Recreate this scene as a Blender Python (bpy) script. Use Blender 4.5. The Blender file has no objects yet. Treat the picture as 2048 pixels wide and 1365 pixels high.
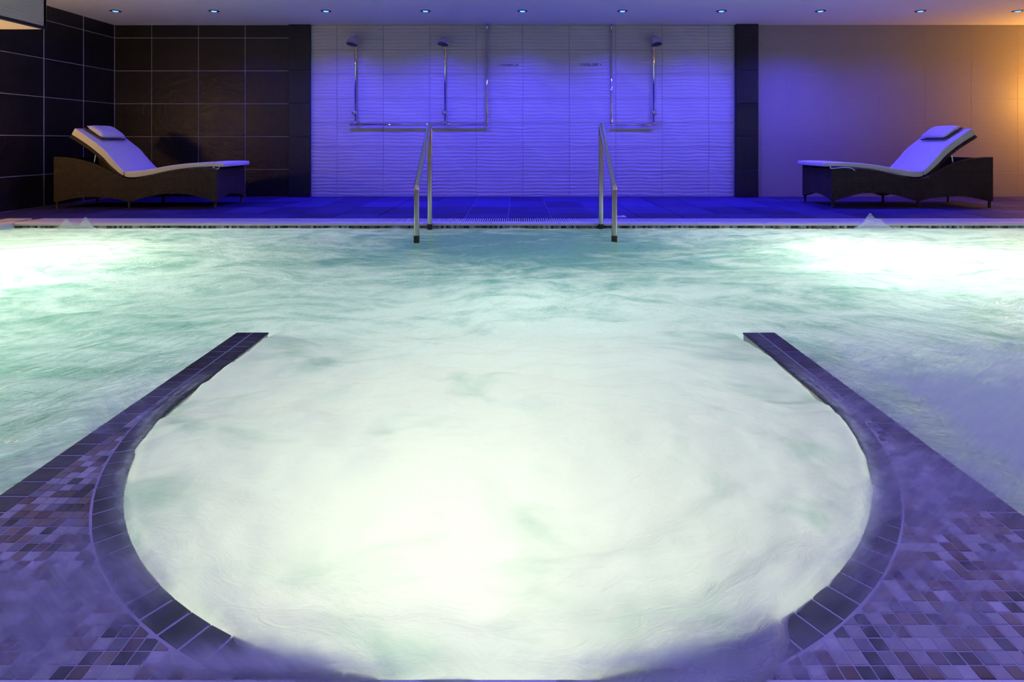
import bpy, bmesh, math, random
import numpy as np
from mathutils import Vector, Matrix

random.seed(7)
SC = bpy.context.scene
COL = SC.collection
PI = math.pi

# ------------------------------------------------------------------ camera
F_PX, VPX, VPY, CAM_Z = 1186.0, 1030.0, 283.0, 0.72
cam = bpy.data.cameras.new('camera')
cam.sensor_width = 36.0
cam.lens = 36.0 * F_PX / 2048.0
cam.shift_x = -(VPX - 1024.0) / 2048.0
cam.shift_y = -(682.5 - VPY) / 2048.0
cam.clip_start = 0.02
camo = bpy.data.objects.new('camera', cam)
COL.objects.link(camo)
camo.location = (0, 0, CAM_Z)
camo.rotation_euler = (PI / 2, 0, 0)
SC.camera = camo

# ------------------------------------------------------------------ world, exposure
w = bpy.data.worlds.new('world'); SC.world = w
w.use_nodes = True
w.node_tree.nodes['Background'].inputs[0].default_value = (0.02, 0.02, 0.04, 1)
w.node_tree.nodes['Background'].inputs[1].default_value = 0.2
SC.view_settings.view_transform = 'Standard'
SC.view_settings.look = 'None'
SC.view_settings.gamma = 1.0
SC.view_settings.exposure = 0.10
SC.view_settings.use_curve_mapping = False
SC.cycles.max_bounces = 5
SC.cycles.diffuse_bounces = 2
SC.cycles.glossy_bounces = 3
SC.cycles.transmission_bounces = 3
SC.cycles.transparent_max_bounces = 6
SC.cycles.caustics_reflective = False
SC.cycles.caustics_refractive = False
SC.cycles.sample_clamp_indirect = 6.0

# ------------------------------------------------------------------ room measures
YB = 7.70            # face of the back wall
XL, XR = -5.20, 7.50
YN = -1.60
ZC = 2.233           # ceiling
PX0, PX1 = -4.41, 5.20     # pool, left and right edge
PY1 = 5.22                 # pool, far edge
WZ = -0.047                # water level
XC, YC, RC = -0.035, 1.674, 0.897     # spa horseshoe: centre and inner radius
SPA_END = 2.235

# ------------------------------------------------------------------ lamps (tuned here)
BLUE = (0.055, 0.032, 1.0)
LED_X = [(px - VPX) / F_PX * 6.875 for px in (231, 428, 652, 851, 1045, 1245, 1443, 1641, 1841, 2036)]
LED_P = [10, 66, 225, 238, 238, 238, 238, 240, 70, 20]

def lamp(name, kind, loc, power, color, size=0.05, target=None, angle=None, blend=0.6):
    l = bpy.data.lights.new(name, kind)
    l.energy = power; l.color = color
    if kind in ('POINT', 'SPOT'): l.shadow_soft_size = size
    if kind == 'SPOT':
        l.spot_size = math.radians(angle); l.spot_blend = blend
    o = bpy.data.objects.new(name, l); COL.objects.link(o)
    o.location = loc
    if target is not None:
        o.rotation_euler = (Vector(target) - Vector(loc)).to_track_quat('-Z', 'Y').to_euler()
    return o

# under-water lights: lamps for the far wall, left side and spa, plus added fill
WATERC = (0.78, 1.0, 0.86)
lamp('pool_lamp_or_fill', 'POINT', (-3.15, 4.15, -0.48), 17, (1.0, 1.0, 0.78), 0.12)
lamp('pool_lamp_or_fill', 'POINT', (2.52, 4.18, -0.46), 25, (1.0, 1.0, 0.78), 0.12)
lamp('pool_lamp_or_fill', 'POINT', (-3.9, 3.55, -0.80), 32, (0.95, 1.0, 0.82), 0.12)  # added fill, stands in for light scattered through the water
lamp('pool_lamp_or_fill', 'POINT', (4.0, 3.9, -0.80), 36, (0.95, 1.0, 0.82), 0.12)  # added fill, same on the right
lamp('pool_lamp_or_fill', 'POINT', (-2.8, 3.1, -0.9), 27, WATERC, 0.12)  # added fill to brighten the water between the lamps
lamp('pool_lamp_or_fill', 'POINT', (-2.1, 2.0, -0.8), 12, WATERC, 0.12)
lamp('pool_lamp_or_fill', 'POINT', (2.3, 3.5, -0.85), 28, WATERC, 0.12)  # added fill under the right half
lamp('pool_lamp_or_fill', 'POINT', (0.1, 2.9, -0.85), 13, WATERC, 0.12)  # added fill under the middle
lamp('spa_lamp', 'POINT', (-0.10, 1.06, -0.46), 6.5, (1.0, 1.0, 0.72), 0.10)
lamp('spa_lamp', 'POINT', (-0.05, 1.62, -0.8), 9, (1.0, 1.0, 0.62), 0.12)
# violet-blue downlights over the near half of the pool, outside the frame
for x, p in ((-3.2, 14), (-1.1, 62), (1.1, 76), (3.2, 110)):
    for y, k in ((1.25, 1.04),):
        lamp('ceiling_lamp', 'SPOT', (x, y, ZC - 0.03), p * k, (0.22, 0.14, 1.0), 0.05, (x, y, 0), 150, 0.5)
# warm wall lamps: left wall below the bulkhead, back wall at the right end
lamp('wall_lamp', 'POINT', (-5.06, 5.15, 1.00), 26, (1.0, 0.52, 0.14), 0.06)
lamp('wall_lamp', 'POINT', (7.2, 7.35, 1.30), 62, (1.0, 0.45, 0.07), 0.08)

# ------------------------------------------------------------------ helpers
def link(o, parent=None):
    COL.objects.link(o)
    if parent is not None:
        o.parent = parent
    return o

def obj(name, me, mat=None, parent=None, smooth=False):
    if mat is not None and not me.materials:
        me.materials.append(mat)
    if smooth:
        me.polygons.foreach_set('use_smooth', [True] * len(me.polygons))
    o = bpy.data.objects.new(name, me)
    return link(o, parent)

def empty(name, loc=(0, 0, 0)):
    o = bpy.data.objects.new(name, None); COL.objects.link(o)
    o.location = loc; o.empty_display_size = 0.05
    return o

def tag(o, label=None, cat=None, group=None, kind=None):
    if label: o['label'] = label
    if cat: o['category'] = cat
    if group: o['group'] = group
    if kind: o['kind'] = kind
    return o

def mesh(name, verts, faces):
    me = bpy.data.meshes.new(name)
    me.from_pydata([tuple(v) for v in verts], [], [tuple(f) for f in faces])
    me.update()
    return me

class MB:
    def __init__(s): s.v = []; s.f = []; s.m = []
    def add(s, vs, fs, mi=0):
        b = len(s.v); s.v += [tuple(v) for v in vs]
        s.f += [tuple(i + b for i in f) for f in fs]; s.m += [mi] * len(fs)
        return s
    def box(s, x0, x1, y0, y1, z0, z1, mi=0):
        return s.add([(x0, y0, z0), (x1, y0, z0), (x1, y1, z0), (x0, y1, z0), (x0, y0, z1), (x1, y0, z1), (x1, y1, z1), (x0, y1, z1)],
                     [(0, 3, 2, 1), (4, 5, 6, 7), (0, 1, 5, 4), (1, 2, 6, 5), (2, 3, 7, 6), (3, 0, 4, 7)], mi)
    def tube(s, pts, r, n=14, caps=True, mi=0):
        pts = [Vector(p) for p in pts]; rings = []
        up = None
        for i, p in enumerate(pts):
            if i == 0: t = pts[1] - p
            elif i == len(pts) - 1: t = p - pts[i - 1]
            else: t = (pts[i + 1] - p).normalized() + (p - pts[i - 1]).normalized()
            t.normalize()
            if up is None:
                a = Vector((1, 0, 0)) if abs(t.x) < 0.9 else Vector((0, 0, 1))
                up = (a - t * a.dot(t)).normalized()
            else:
                up = (up - t * up.dot(t)).normalized()
            b = t.cross(up)
            rr = r[i] if isinstance(r, (list, tuple)) else r
            rings.append([p + (up * math.cos(k * 2 * PI / n) + b * math.sin(k * 2 * PI / n)) * rr for k in range(n)])
        vs = [v for ring in rings for v in ring]; fs = []
        for i in range(len(rings) - 1):
            for k in range(n):
                a, c = i * n + k, i * n + (k + 1) % n
                fs.append((a, c, c + n, a + n))
        if caps:
            fs.append(tuple(range(n))[::-1]); fs.append(tuple((len(rings) - 1) * n + k for k in range(n)))
        return s.add(vs, fs, mi)
    def lathe(s, prof, origin, axis, n=28, mi=0):
        o = Vector(origin); t = Vector(axis).normalized()
        a = Vector((1, 0, 0)) if abs(t.x) < 0.9 else Vector((0, 1, 0))
        u = (a - t * a.dot(t)).normalized(); b = t.cross(u)
        vs = []; fs = []
        for (r, h) in prof:
            for k in range(n):
                vs.append(o + t * h + (u * math.cos(k * 2 * PI / n) + b * math.sin(k * 2 * PI / n)) * r)
        for i in range(len(prof) - 1):
            for k in range(n):
                p, q = i * n + k, i * n + (k + 1) % n
                fs.append((p, q, q + n, p + n))
        fs.append(tuple(range(n))[::-1]); fs.append(tuple((len(prof) - 1) * n + k for k in range(n)))
        return s.add(vs, fs, mi)
    def me(s, name):
        me = mesh(name, s.v, s.f)
        me.polygons.foreach_set('material_index', s.m)
        return me
    def build(s, name, mat, parent=None, smooth=False):
        me = s.me(name)
        for m in (mat if isinstance(mat, (list, tuple)) else [mat]):
            me.materials.append(m)
        bm = bmesh.new(); bm.from_mesh(me); bmesh.ops.recalc_face_normals(bm, faces=bm.faces); bm.to_mesh(me); bm.free()
        return obj(name, me, None, parent, smooth)

def smooth_angle(o, deg=35):
    me = o.data
    me.polygons.foreach_set('use_smooth', [True] * len(me.polygons))
    bm = bmesh.new(); bm.from_mesh(me)
    for e in bm.edges:
        if len(e.link_faces) == 2 and e.calc_face_angle(0) > math.radians(deg):
            e.smooth = False
    bm.to_mesh(me); bm.free()
    return o

# vectorised gradient noise
_rng = np.random.RandomState(3)
_perm = _rng.permutation(512)
_perm = np.concatenate([_perm, _perm, _perm])
_ga = _rng.rand(512) * 2 * PI
def pnoise(x, y):
    xi = np.floor(x).astype(int); yi = np.floor(y).astype(int)
    xf = x - xi; yf = y - yi
    def g(ix, iy, dx, dy):
        h = _perm[(_perm[ix & 511] + iy) & 511]
        return np.cos(_ga[h]) * dx + np.sin(_ga[h]) * dy
    u = xf * xf * xf * (xf * (xf * 6 - 15) + 10); v = yf * yf * yf * (yf * (yf * 6 - 15) + 10)
    a = g(xi, yi, xf, yf); b = g(xi + 1, yi, xf - 1, yf); c = g(xi, yi + 1, xf, yf - 1); d = g(xi + 1, yi + 1, xf - 1, yf - 1)
    return (a + (b - a) * u) * (1 - v) + (c + (d - c) * u) * v
def fbm(x, y, octv=4, gain=0.5):
    s = np.zeros_like(x); a = 1.0; f = 1.0
    for k in range(octv):
        s += a * pnoise(x * f + 17.3 * k, y * f + 5.1 * k); a *= gain; f *= 2.03
    return s
def sstep(a, b, x):
    t = np.clip((x - a) / (b - a), 0, 1)
    return t * t * (3 - 2 * t)

# ------------------------------------------------------------------ materials
class NT:
    def __init__(s, name):
        s.mat = bpy.data.materials.new(name); s.mat.use_nodes = True
        s.nt = s.mat.node_tree; s.nt.nodes.clear()
        s.out = s.nt.nodes.new('ShaderNodeOutputMaterial')
    def n(s, typ, props=None, **ins):
        nd = s.nt.nodes.new(typ)
        for k, v in (props or {}).items(): setattr(nd, k, v)
        for k, v in ins.items():
            key = int(k[1:]) if k[0] == '_' and k[1:].isdigit() else k.replace('_', ' ')
            s.set(nd.inputs[key], v)
        return nd
    def set(s, sock, v):
        if isinstance(v, bpy.types.NodeSocket): s.nt.links.new(v, sock)
        elif isinstance(v, (tuple, list)) and len(v) == 3 and sock.type == 'RGBA': sock.default_value = (*v, 1)
        else: sock.default_value = v
    def pos(s, scale=(1, 1, 1)):
        g = s.n('ShaderNodeNewGeometry')
        return s.n('ShaderNodeMapping', Vector=g.outputs['Position'], Scale=scale).outputs[0]
    def noise(s, vec, scale=5, detail=3, rough=0.5, dist=0.0):
        return s.n('ShaderNodeTexNoise', Vector=vec, Scale=scale, Detail=detail, Roughness=rough, Distortion=dist).outputs['Fac']
    def ramp(s, fac, stops):
        r = s.n('ShaderNodeValToRGB', Fac=fac); e = r.color_ramp.elements
        while len(e) < len(stops): e.new(0.5)
        for el, (p, c) in zip(e, stops):
            el.position = p; el.color = (*c, 1) if len(c) == 3 else c
        return r.outputs['Color']
    def math(s, op, a, b=None, c=None, clamp=False):
        m = s.n('ShaderNodeMath', {'operation': op, 'use_clamp': clamp}); s.set(m.inputs[0], a)
        if b is not None: s.set(m.inputs[1], b)
        if c is not None: s.set(m.inputs[2], c)
        return m.outputs[0]
    def mix(s, fac, a, b):
        m = s.n('ShaderNodeMix', {'data_type': 'RGBA'})
        s.set(m.inputs[0], fac); s.set(m.inputs[6], a); s.set(m.inputs[7], b)
        return m.outputs[2]
    def bump(s, h, dist=0.01, strength=1.0):
        return s.n('ShaderNodeBump', Height=h, Distance=dist, Strength=strength).outputs[0]
    def principled(s, **ins):
        p = s.n('ShaderNodeBsdfPrincipled', **ins)
        s.nt.links.new(p.outputs[0], s.out.inputs[0])
        return s.mat

def simple(name, col, rough=0.5, metal=0.0, var=0.12, scale=12.0, bump=0.0, bscale=60.0, coat=0.0):
    t = NT(name); v = t.pos()
    n = t.noise(v, scale, 3)
    c = t.mix(n, tuple(x * (1 - var) for x in col), tuple(min(1, x * (1 + var)) for x in col))
    kw = dict(Base_Color=c, Roughness=rough, Metallic=metal)
    if bump: kw['Normal'] = t.bump(t.noise(v, bscale, 3), bump)
    return t.principled(**kw)

# slate wall and floor tiles
def slate(name, c0, c1, rough, spec=0.5):
    t = NT(name); v = t.pos((1, 1, 1.4))
    oi = t.n('ShaderNodeObjectInfo')
    n = t.noise(v, 2.6, 6, 0.62, 0.6)
    f = t.math('ADD', t.math('MULTIPLY', n, 0.7), t.math('MULTIPLY', oi.outputs['Random'], 0.3))
    c = t.ramp(f, [(0.3, c0), (0.72, c1)])
    b = t.bump(t.noise(v, 7, 6, 0.6, 1.2), 0.012, 0.55)
    r = t.math('MULTIPLY_ADD', n, 0.25, rough - 0.12)
    return t.principled(Base_Color=c, Roughness=r, Normal=b, Specular_IOR_Level=spec)

M_SLATE = slate('slate_black', (0.006, 0.006, 0.008), (0.017, 0.015, 0.019), 0.42)
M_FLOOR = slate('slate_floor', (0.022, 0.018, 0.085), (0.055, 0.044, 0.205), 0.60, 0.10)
M_GROUT_L = simple('grout_light', (0.50, 0.49, 0.52), 0.85, var=0.25, scale=9)
M_GROUT_B = simple('grout_beige', (0.32, 0.285, 0.265), 0.9)
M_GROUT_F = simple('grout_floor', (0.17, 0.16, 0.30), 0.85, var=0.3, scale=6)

# rippled beige wall tile
t = NT('ripple_tile'); v = t.pos()
sep = t.n('ShaderNodeSeparateXYZ', Vector=v)
wob = t.noise(t.pos((2.2, 1, 5.0)), 1.6, 3, 0.5)
zz = t.math('MULTIPLY_ADD', wob, 0.05, sep.outputs['Z'])
h = t.math('SINE', t.math('MULTIPLY', zz, 2 * PI / 0.0455))
amp = t.math('MULTIPLY_ADD', t.noise(t.pos((1.6, 1, 3.4)), 2.4, 2), 1.3, 0.05)
h = t.math('MULTIPLY', h, amp)
vein = t.n('ShaderNodeTexWave', {'wave_type': 'BANDS', 'bands_direction': 'DIAGONAL'}, Vector=v, Scale=0.55, Distortion=7.0, Detail=3.0, Detail_Scale=0.8).outputs['Fac']
vv = t.ramp(vein, [(0.90, (0, 0, 0)), (0.985, (1, 1, 1))])
c = t.mix(t.noise(v, 3.0, 4), (0.56, 0.50, 0.47), (0.66, 0.60, 0.56))
c = t.mix(t.math('MULTIPLY', vv, 0.13), c, (0.78, 0.74, 0.70))
M_RIPPLE = t.principled(Base_Color=c, Roughness=0.36, Normal=t.bump(h, 0.0021, 1.0))

t = NT('linen_tile'); v = t.pos((3, 3, 60))
c = t.mix(t.noise(v, 2.0, 4), (0.31, 0.27, 0.25), (0.37, 0.325, 0.30))
M_LINEN = t.principled(Base_Color=c, Roughness=0.55, Normal=t.bump(t.noise(v, 3.0, 2), 0.002, 0.6))
t = NT('bulkhead_cladding'); v = t.pos((2, 2, 40))
c = t.mix(t.noise(v, 2.0, 4), (0.40, 0.37, 0.34), (0.60, 0.55, 0.50))
M_BULK = t.principled(Base_Color=c, Roughness=0.6, Normal=t.bump(t.noise(v, 3.0, 2), 0.006, 0.8))

M_CEIL = simple('ceiling_paint', (0.78, 0.76, 0.78), 0.8, var=0.03, scale=2)
M_PLASTER = simple('plaster_cream', (0.78, 0.72, 0.64), 0.8, var=0.04, scale=3)
M_COPING = simple('coping_white', (0.74, 0.72, 0.74), 0.45, var=0.06)
M_SLAT = simple('grating_plastic', (0.80, 0.79, 0.82), 0.4, var=0.05)
M_CHANNEL = simple('channel_dark', (0.02, 0.02, 0.03), 0.7)
M_STEEL = simple('brushed_steel', (0.62, 0.60, 0.55), 0.24, 1.0, var=0.08, scale=4)
M_CHROME = simple('chrome', (0.72, 0.72, 0.74), 0.08, 1.0, var=0.04)
M_BAND = simple('dark_band', (0.06, 0.05, 0.035), 0.35, 0.6)
M_BLACK = simple('black_trim', (0.012, 0.012, 0.016), 0.4)
M_INK = simple('dark_lettering', (0.03, 0.025, 0.03), 0.6)
M_BASIN = simple('basin_tile', (0.72, 0.80, 0.76), 0.5, var=0.05, scale=5)
M_BTILE = simple('black_rim_tile', (0.030, 0.030, 0.032), 0.30, var=0.5, scale=7, bump=0.002, bscale=40)
M_GROUT_S = simple('spa_grout', (0.50, 0.48, 0.50), 0.85)
MOS = [simple('mosaic_' + nme, col, 0.35, var=0.22, scale=30) for nme, col in (
    ('cream', (0.42, 0.40, 0.38)), ('tan', (0.24, 0.17, 0.12)), ('rust', (0.125, 0.065, 0.045)), ('black', (0.020, 0.019, 0.021)),
    ('grey', (0.20, 0.20, 0.22)), ('white', (0.55, 0.53, 0.53)))]
MOSW = [0.26, 0.20, 0.20, 0.13, 0.13, 0.08]

# woven rattan
t = NT('rattan'); tc = t.n('ShaderNodeTexCoord').outputs['Object']
w1 = t.n('ShaderNodeTexWave', {'wave_type': 'BANDS', 'bands_direction': 'Z'}, Vector=tc, Scale=28.0, Distortion=0.6).outputs['Fac']
w2 = t.n('ShaderNodeTexWave', {'wave_type': 'BANDS', 'bands_direction': 'X'}, Vector=t.n('ShaderNodeMapping', Vector=tc, Rotation=(0, 0, PI / 4)).outputs[0], Scale=30.0, Distortion=0.4).outputs['Fac']
hh = t.math('MULTIPLY', w1, w2)
c = t.ramp(t.math('MULTIPLY_ADD', t.noise(tc, 30, 3), 0.35, t.math('MULTIPLY', hh, 0.65)), [(0.1, (0.018, 0.013, 0.010)), (0.8, (0.085, 0.062, 0.045))])
M_RATTAN = t.principled(Base_Color=c, Roughness=0.5, Normal=t.bump(hh, 0.006, 0.8))

t = NT('cushion_cloth'); tc = t.n('ShaderNodeTexCoord').outputs['Object']
c = t.mix(t.noise(tc, 14, 4), (0.72, 0.70, 0.66), (0.82, 0.80, 0.76))
M_CUSH = t.principled(Base_Color=c, Roughness=0.85, Normal=t.bump(t.noise(tc, 9, 5), 0.012, 0.35), Sheen_Weight=0.2)
M_STRAP = simple('dark_strap', (0.03, 0.025, 0.03), 0.7)

def emission(name, col, strength):
    t = NT(name)
    e = t.n('ShaderNodeEmission', Color=col, Strength=strength)
    t.nt.links.new(e.outputs[0], t.out.inputs[0]); return t.mat
M_LENS = emission('led_lens', (0.10, 0.30, 1.0), 3.0)
M_LENS_DIM = emission('led_lens_dim', (0.08, 0.12, 1.0), 0.9)

# churned water: light from below passes through it; foam pattern follows the flow attribute
def water_material(name):
    t = NT(name)
    fl = t.n('ShaderNodeAttribute', {'attribute_name': 'flow'}).outputs['Vector']
    dn = t.n('ShaderNodeAttribute', {'attribute_name': 'foam'}).outputs['Fac']
    a = t.noise(t.n('ShaderNodeMapping', Vector=fl, Scale=(1.3, 2.3, 1)).outputs[0], 1.5, 4, 0.55, 1.4)
    f2 = t.n('ShaderNodeAttribute', {'attribute_name': 'drift'}).outputs['Vector']
    sd = t.n('ShaderNodeAttribute', {'attribute_name': 'side'}).outputs['Fac']
    calm = t.n('ShaderNodeAttribute', {'attribute_name': 'calm'}).outputs['Fac']
    b1 = t.noise(t.n('ShaderNodeMapping', Vector=fl, Scale=(3.0, 6.5, 1)).outputs[0], 2.2, 4, 0.6, 1.0)
    b2 = t.noise(t.n('ShaderNodeMapping', Vector=f2, Scale=(2.2, 8.0, 1)).outputs[0], 2.2, 4, 0.6, 1.0)
    b = t.n('ShaderNodeMix', {'data_type': 'FLOAT'}, _0=sd, _2=b1, _3=b2).outputs[0]
    b = t.n('ShaderNodeMix', {'data_type': 'FLOAT'}, _0=calm, _2=b, _3=t.noise(fl, 5.0, 2, 0.45, 0.8)).outputs[0]
    d = t.noise(t.n('ShaderNodeMapping', Vector=fl, Scale=(7.0, 14.0, 1)).outputs[0], 2.4, 3, 0.65, 1.5)
    f = t.math('ADD', t.math('MULTIPLY', a, 0.62), t.math('ADD', t.math('MULTIPLY', b, 0.32), t.math('MULTIPLY', d, t.math('MULTIPLY_ADD', calm, -0.14, 0.14))))
    f = t.math('ADD', f, t.math('ADD', t.math('MULTIPLY_ADD', dn, 1.0, -0.5), t.math('MULTIPLY', calm, 0.07)))
    foam = t.n('ShaderNodeMapRange', {'interpolation_type': 'SMOOTHSTEP'}, Value=f, From_Min=0.36, From_Max=0.74).outputs[0]
    tcol = t.mix(foam, (0.30, 0.60, 0.51), (0.90, 0.96, 0.88))
    dcol = t.mix(foam, (0.06, 0.13, 0.14), (0.66, 0.70, 0.70))
    wv = t.math('MULTIPLY', t.math('ADD', t.math('MULTIPLY', b, 0.6), t.math('MULTIPLY', d, 0.5)), t.math('MULTIPLY_ADD', calm, -0.8, 1.0))
    nrm = t.bump(wv, 0.05, 0.55)
    tr = t.n('ShaderNodeBsdfTranslucent', Color=tcol, Normal=nrm)
    df = t.n('ShaderNodeBsdfDiffuse', Color=dcol, Normal=nrm)
    m1 = t.n('ShaderNodeMixShader', _0=0.33, _1=tr.outputs[0], _2=df.outputs[0])
    gl = t.n('ShaderNodeBsdfGlossy', Color=(1, 1, 1), Roughness=0.16, Normal=nrm)
    fr = t.n('ShaderNodeFresnel', IOR=1.33, Normal=nrm)
    gfac = t.math('MULTIPLY', fr.outputs[0], t.math('MULTIPLY_ADD', foam, -0.55, 0.75))
    m2 = t.n('ShaderNodeMixShader', _0=gfac, _1=m1.outputs[0], _2=gl.outputs[0])
    t.nt.links.new(m2.outputs[0], t.out.inputs[0])
    return t.mat
M_WATER = water_material('churned_water')

def mist_material(name, fine=(5, 44)):
    t = NT(name)
    fl = t.n('ShaderNodeAttribute', {'attribute_name': 'flow'}).outputs['Vector']
    al = t.n('ShaderNodeAttribute', {'attribute_name': 'cover'}).outputs['Fac']
    st = t.noise(t.n('ShaderNodeMapping', Vector=fl, Scale=(fine[0], fine[1], 1)).outputs[0], 1.0, 2, 0.6)
    edge = t.math('MULTIPLY', al, t.math('SUBTRACT', 1.0, al))
    cov = t.math('ADD', al, t.math('MULTIPLY', edge, t.math('MULTIPLY_ADD', st, 3.2, -1.6)), clamp=True)
    df = t.n('ShaderNodeBsdfDiffuse', Color=(0.72, 0.73, 0.74))
    tr = t.n('ShaderNodeBsdfTranslucent', Color=(0.80, 0.88, 0.80))
    m1 = t.n('ShaderNodeMixShader', _0=0.45, _1=tr.outputs[0], _2=df.outputs[0])
    tp = t.n('ShaderNodeBsdfTransparent')
    m2 = t.n('ShaderNodeMixShader', _0=cov, _1=tp.outputs[0], _2=m1.outputs[0])
    t.nt.links.new(m2.outputs[0], t.out.inputs[0])
    return t.mat
M_MIST = mist_material('foam_mist')

# ------------------------------------------------------------------ tiles
_tile_cache = {}
def tile_mesh(wd, ht, th, mat, ch=0.003):
    """flat tile in the local XZ plane, facing -Y (front at y=0, back at y=th), chamfered rim"""
    key = (round(wd, 4), round(ht, 4), round(th, 4), mat.name)
    if key not in _tile_cache:
        a, b = wd / 2, ht / 2
        vs = [(-a, th, -b), (a, th, -b), (a, th, b), (-a, th, b), (-a, ch, -b), (a, ch, -b), (a, ch, b), (-a, ch, b),
              (-a + ch, 0, -b + ch), (a - ch, 0, -b + ch), (a - ch, 0, b - ch), (-a + ch, 0, b - ch)]
        fs = [(8, 9, 10, 11)]
        for k in range(4):
            j = (k + 1) % 4
            fs += [(4 + k, 4 + j, 8 + j, 8 + k), (k, j, 4 + j, 4 + k)]
        me = mesh('tile', vs, fs); me.materials.append(mat)
        _tile_cache[key] = me
    return _tile_cache[key]

def put_tile(parent, cx, cy, cz, wd, ht, mat, rot=(0, 0, 0), th=0.008, ch=0.003):
    o = bpy.data.objects.new('tile', tile_mesh(wd, ht, th, mat, ch))
    COL.objects.link(o); o.parent = parent
    o.location = (cx, cy, cz); o.rotation_euler = rot
    return o

def grid_cuts(a, b, joints):
    xs = [a] + [j for j in sorted(joints) if a + 0.02 < j < b - 0.02] + [b]
    return list(zip(xs[:-1], xs[1:]))

J = 0.007
def wall_tiles(parent, xcuts, zcuts, face_y, mat, jit=0.0008, joint=J):
    for (x0, x1) in xcuts:
        for (z0, z1) in zcuts:
            o = put_tile(parent, (x0 + x1) / 2, face_y + random.uniform(-jit, jit), (z0 + z1) / 2, x1 - x0 - joint, z1 - z0 - joint, mat)

# ------------------------------------------------------------------ room shell
wall_back = MB().box(XL - 0.2, XR + 0.2, YB + 0.006, YB + 0.25, -0.1, ZC + 0.1).build('wall_back', M_GROUT_L)
tag(wall_back, 'long back wall with dark slate tiles, rippled beige tiles and plain beige tiles', kind='structure')
DARK_Z = grid_cuts(0.0, ZC, [0.356 + 0.427 * k for k in range(5)])
BX0, BX1 = (622 - VPX) / 154, (1468 - VPX) / 154
PXA, PXB = (580 - VPX) / 154, BX0
wall_tiles(wall_back, grid_cuts(XL, PXA, [(x - VPX) / 154 for x in (303, 396.5, 490)]), DARK_Z, YB, M_SLATE)
BZ = grid_cuts(0.0, ZC, [0.3185 * k for k in range(1, 7)])
bx = [(674 + 92.9 * k - VPX) / 154 for k in range(9)]
backing = MB().box(BX0, BX1, YB + 0.003, YB + 0.0062, 0, ZC).build('beige_grout', M_GROUT_B, wall_back)
wall_tiles(wall_back, grid_cuts(BX0, BX1, bx), BZ, YB - 0.001, M_RIPPLE, 0.0003, 0.004)
RX0 = (1513 - VPX) / 154
backing = MB().box(RX0, XR, YB + 0.003, YB + 0.0062, 0, ZC).build('beige_grout', simple('grout_linen', (0.35, 0.31, 0.29), 0.9), wall_back)
rx = [(1572 + 92.6 * k - VPX) / 154 for k in range(12)]
wall_tiles(wall_back, grid_cuts(RX0, XR, rx), BZ, YB + 0.0022, M_LINEN, 0.0, 0.0025)

def pillar(name, x0, x1, proud, label):
    p = MB().box(x0 + 0.003, x1 - 0.003, YB - proud + 0.006, YB + 0.004, 0, ZC).build(name, M_SLATE)
    tag(p, label, kind='structure')
    for (z0, z1) in DARK_Z:
        put_tile(p, (x0 + x1) / 2, YB - proud, (z0 + z1) / 2, x1 - x0, z1 - z0 - 0.005, M_SLATE)
    for sx, rz in ((x0, -PI / 2), (x1, PI / 2)):
        for (z0, z1) in DARK_Z:
            put_tile(p, sx, YB - proud / 2, (z0 + z1) / 2, proud - 0.006, z1 - z0 - 0.005, M_SLATE, (0, 0, rz), 0.006)
    return p
pillar('trim_1', PXA, PXB, 0.05, 'narrow black slate pier between the dark wall and the rippled tiles')
pillar('trim_2', (1469 - VPX) / 154, (1512 - VPX) / 154, 0.08, 'narrow black slate pier between the rippled tiles and plain beige wall')

wall_left = MB().box(XL - 0.25, XL - 0.002, YN, YB + 0.006, -0.1, ZC + 0.1).build('wall_left', M_GROUT_L)
tag(wall_left, 'black slate tiled side wall with pale grout lines', kind='structure')
ycuts = grid_cuts(2.95, YB, [7.147 - 0.6 * k for k in range(7)])
for (y0, y1) in ycuts:
    for (z0, z1) in DARK_Z:
        put_tile(wall_left, XL, (y0 + y1) / 2, (z0 + z1) / 2, y1 - y0 - 0.014, z1 - z0 - J, M_SLATE, (0, 0, PI / 2), 0.008, 0.0015)
tag(MB().box(XR, XR + 0.2, YN, YB, -0.1, ZC + 0.1).build('wall_right', M_PLASTER), 'cream plaster side wall', kind='structure')
tag(MB().box(XL - 0.2, XR + 0.2, YN - 0.2, YN, -0.1, ZC + 0.1).build('wall_rear', M_PLASTER), 'cream plaster wall behind the spa', kind='structure')
ceil = MB().box(XL - 0.2, XR + 0.2, YN - 0.2, YB + 0.2, ZC, ZC + 0.15).build('ceiling', M_CEIL)
tag(ceil, 'smooth white painted ceiling lit violet', kind='structure')

# dropped bulkhead over the left side
bulk = tag(empty('ceiling_bulkhead', (-4.8, 4.0, ZC)), 'dropped grey bulkhead with cream underside in the corner above the dark wall', 'bulkhead')
def child(mb, name, mat, parent, smooth=False):
    """build in world space, then parent to an empty that only has a location"""
    o = mb.build(name, mat, parent, smooth)
    L = parent.matrix_basis.translation if parent.parent is None else parent.matrix_basis.translation
    o.data.transform(Matrix.Translation(-L))
    return o
child(MB().box(XL, -4.45, 0.5, 5.55, 1.782, ZC - 0.001), 'core', M_PLASTER, bulk)
for (y0, y1) in grid_cuts(0.5, 5.58, [5.58 - 0.95 * k for k in range(1, 6)]):
    child(MB().box(-4.45, -4.41, y0 + 0.002, y1 - 0.002, 1.80, ZC - 0.001), 'cladding_panel', M_BULK, bulk)
child(MB().box(XL, -4.41, 5.55, 5.58, 1.80, ZC - 0.001), 'end_panel', M_BULK, bulk)
child(MB().box(-4.45, -4.408, 0.5, 5.582, 1.778, 1.80), 'edge_trim', M_BLACK, bulk)
child(MB().box(XL, -4.45, 0.5, 5.57, 1.774, 1.782), 'soffit_board', M_PLASTER, bulk)

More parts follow.
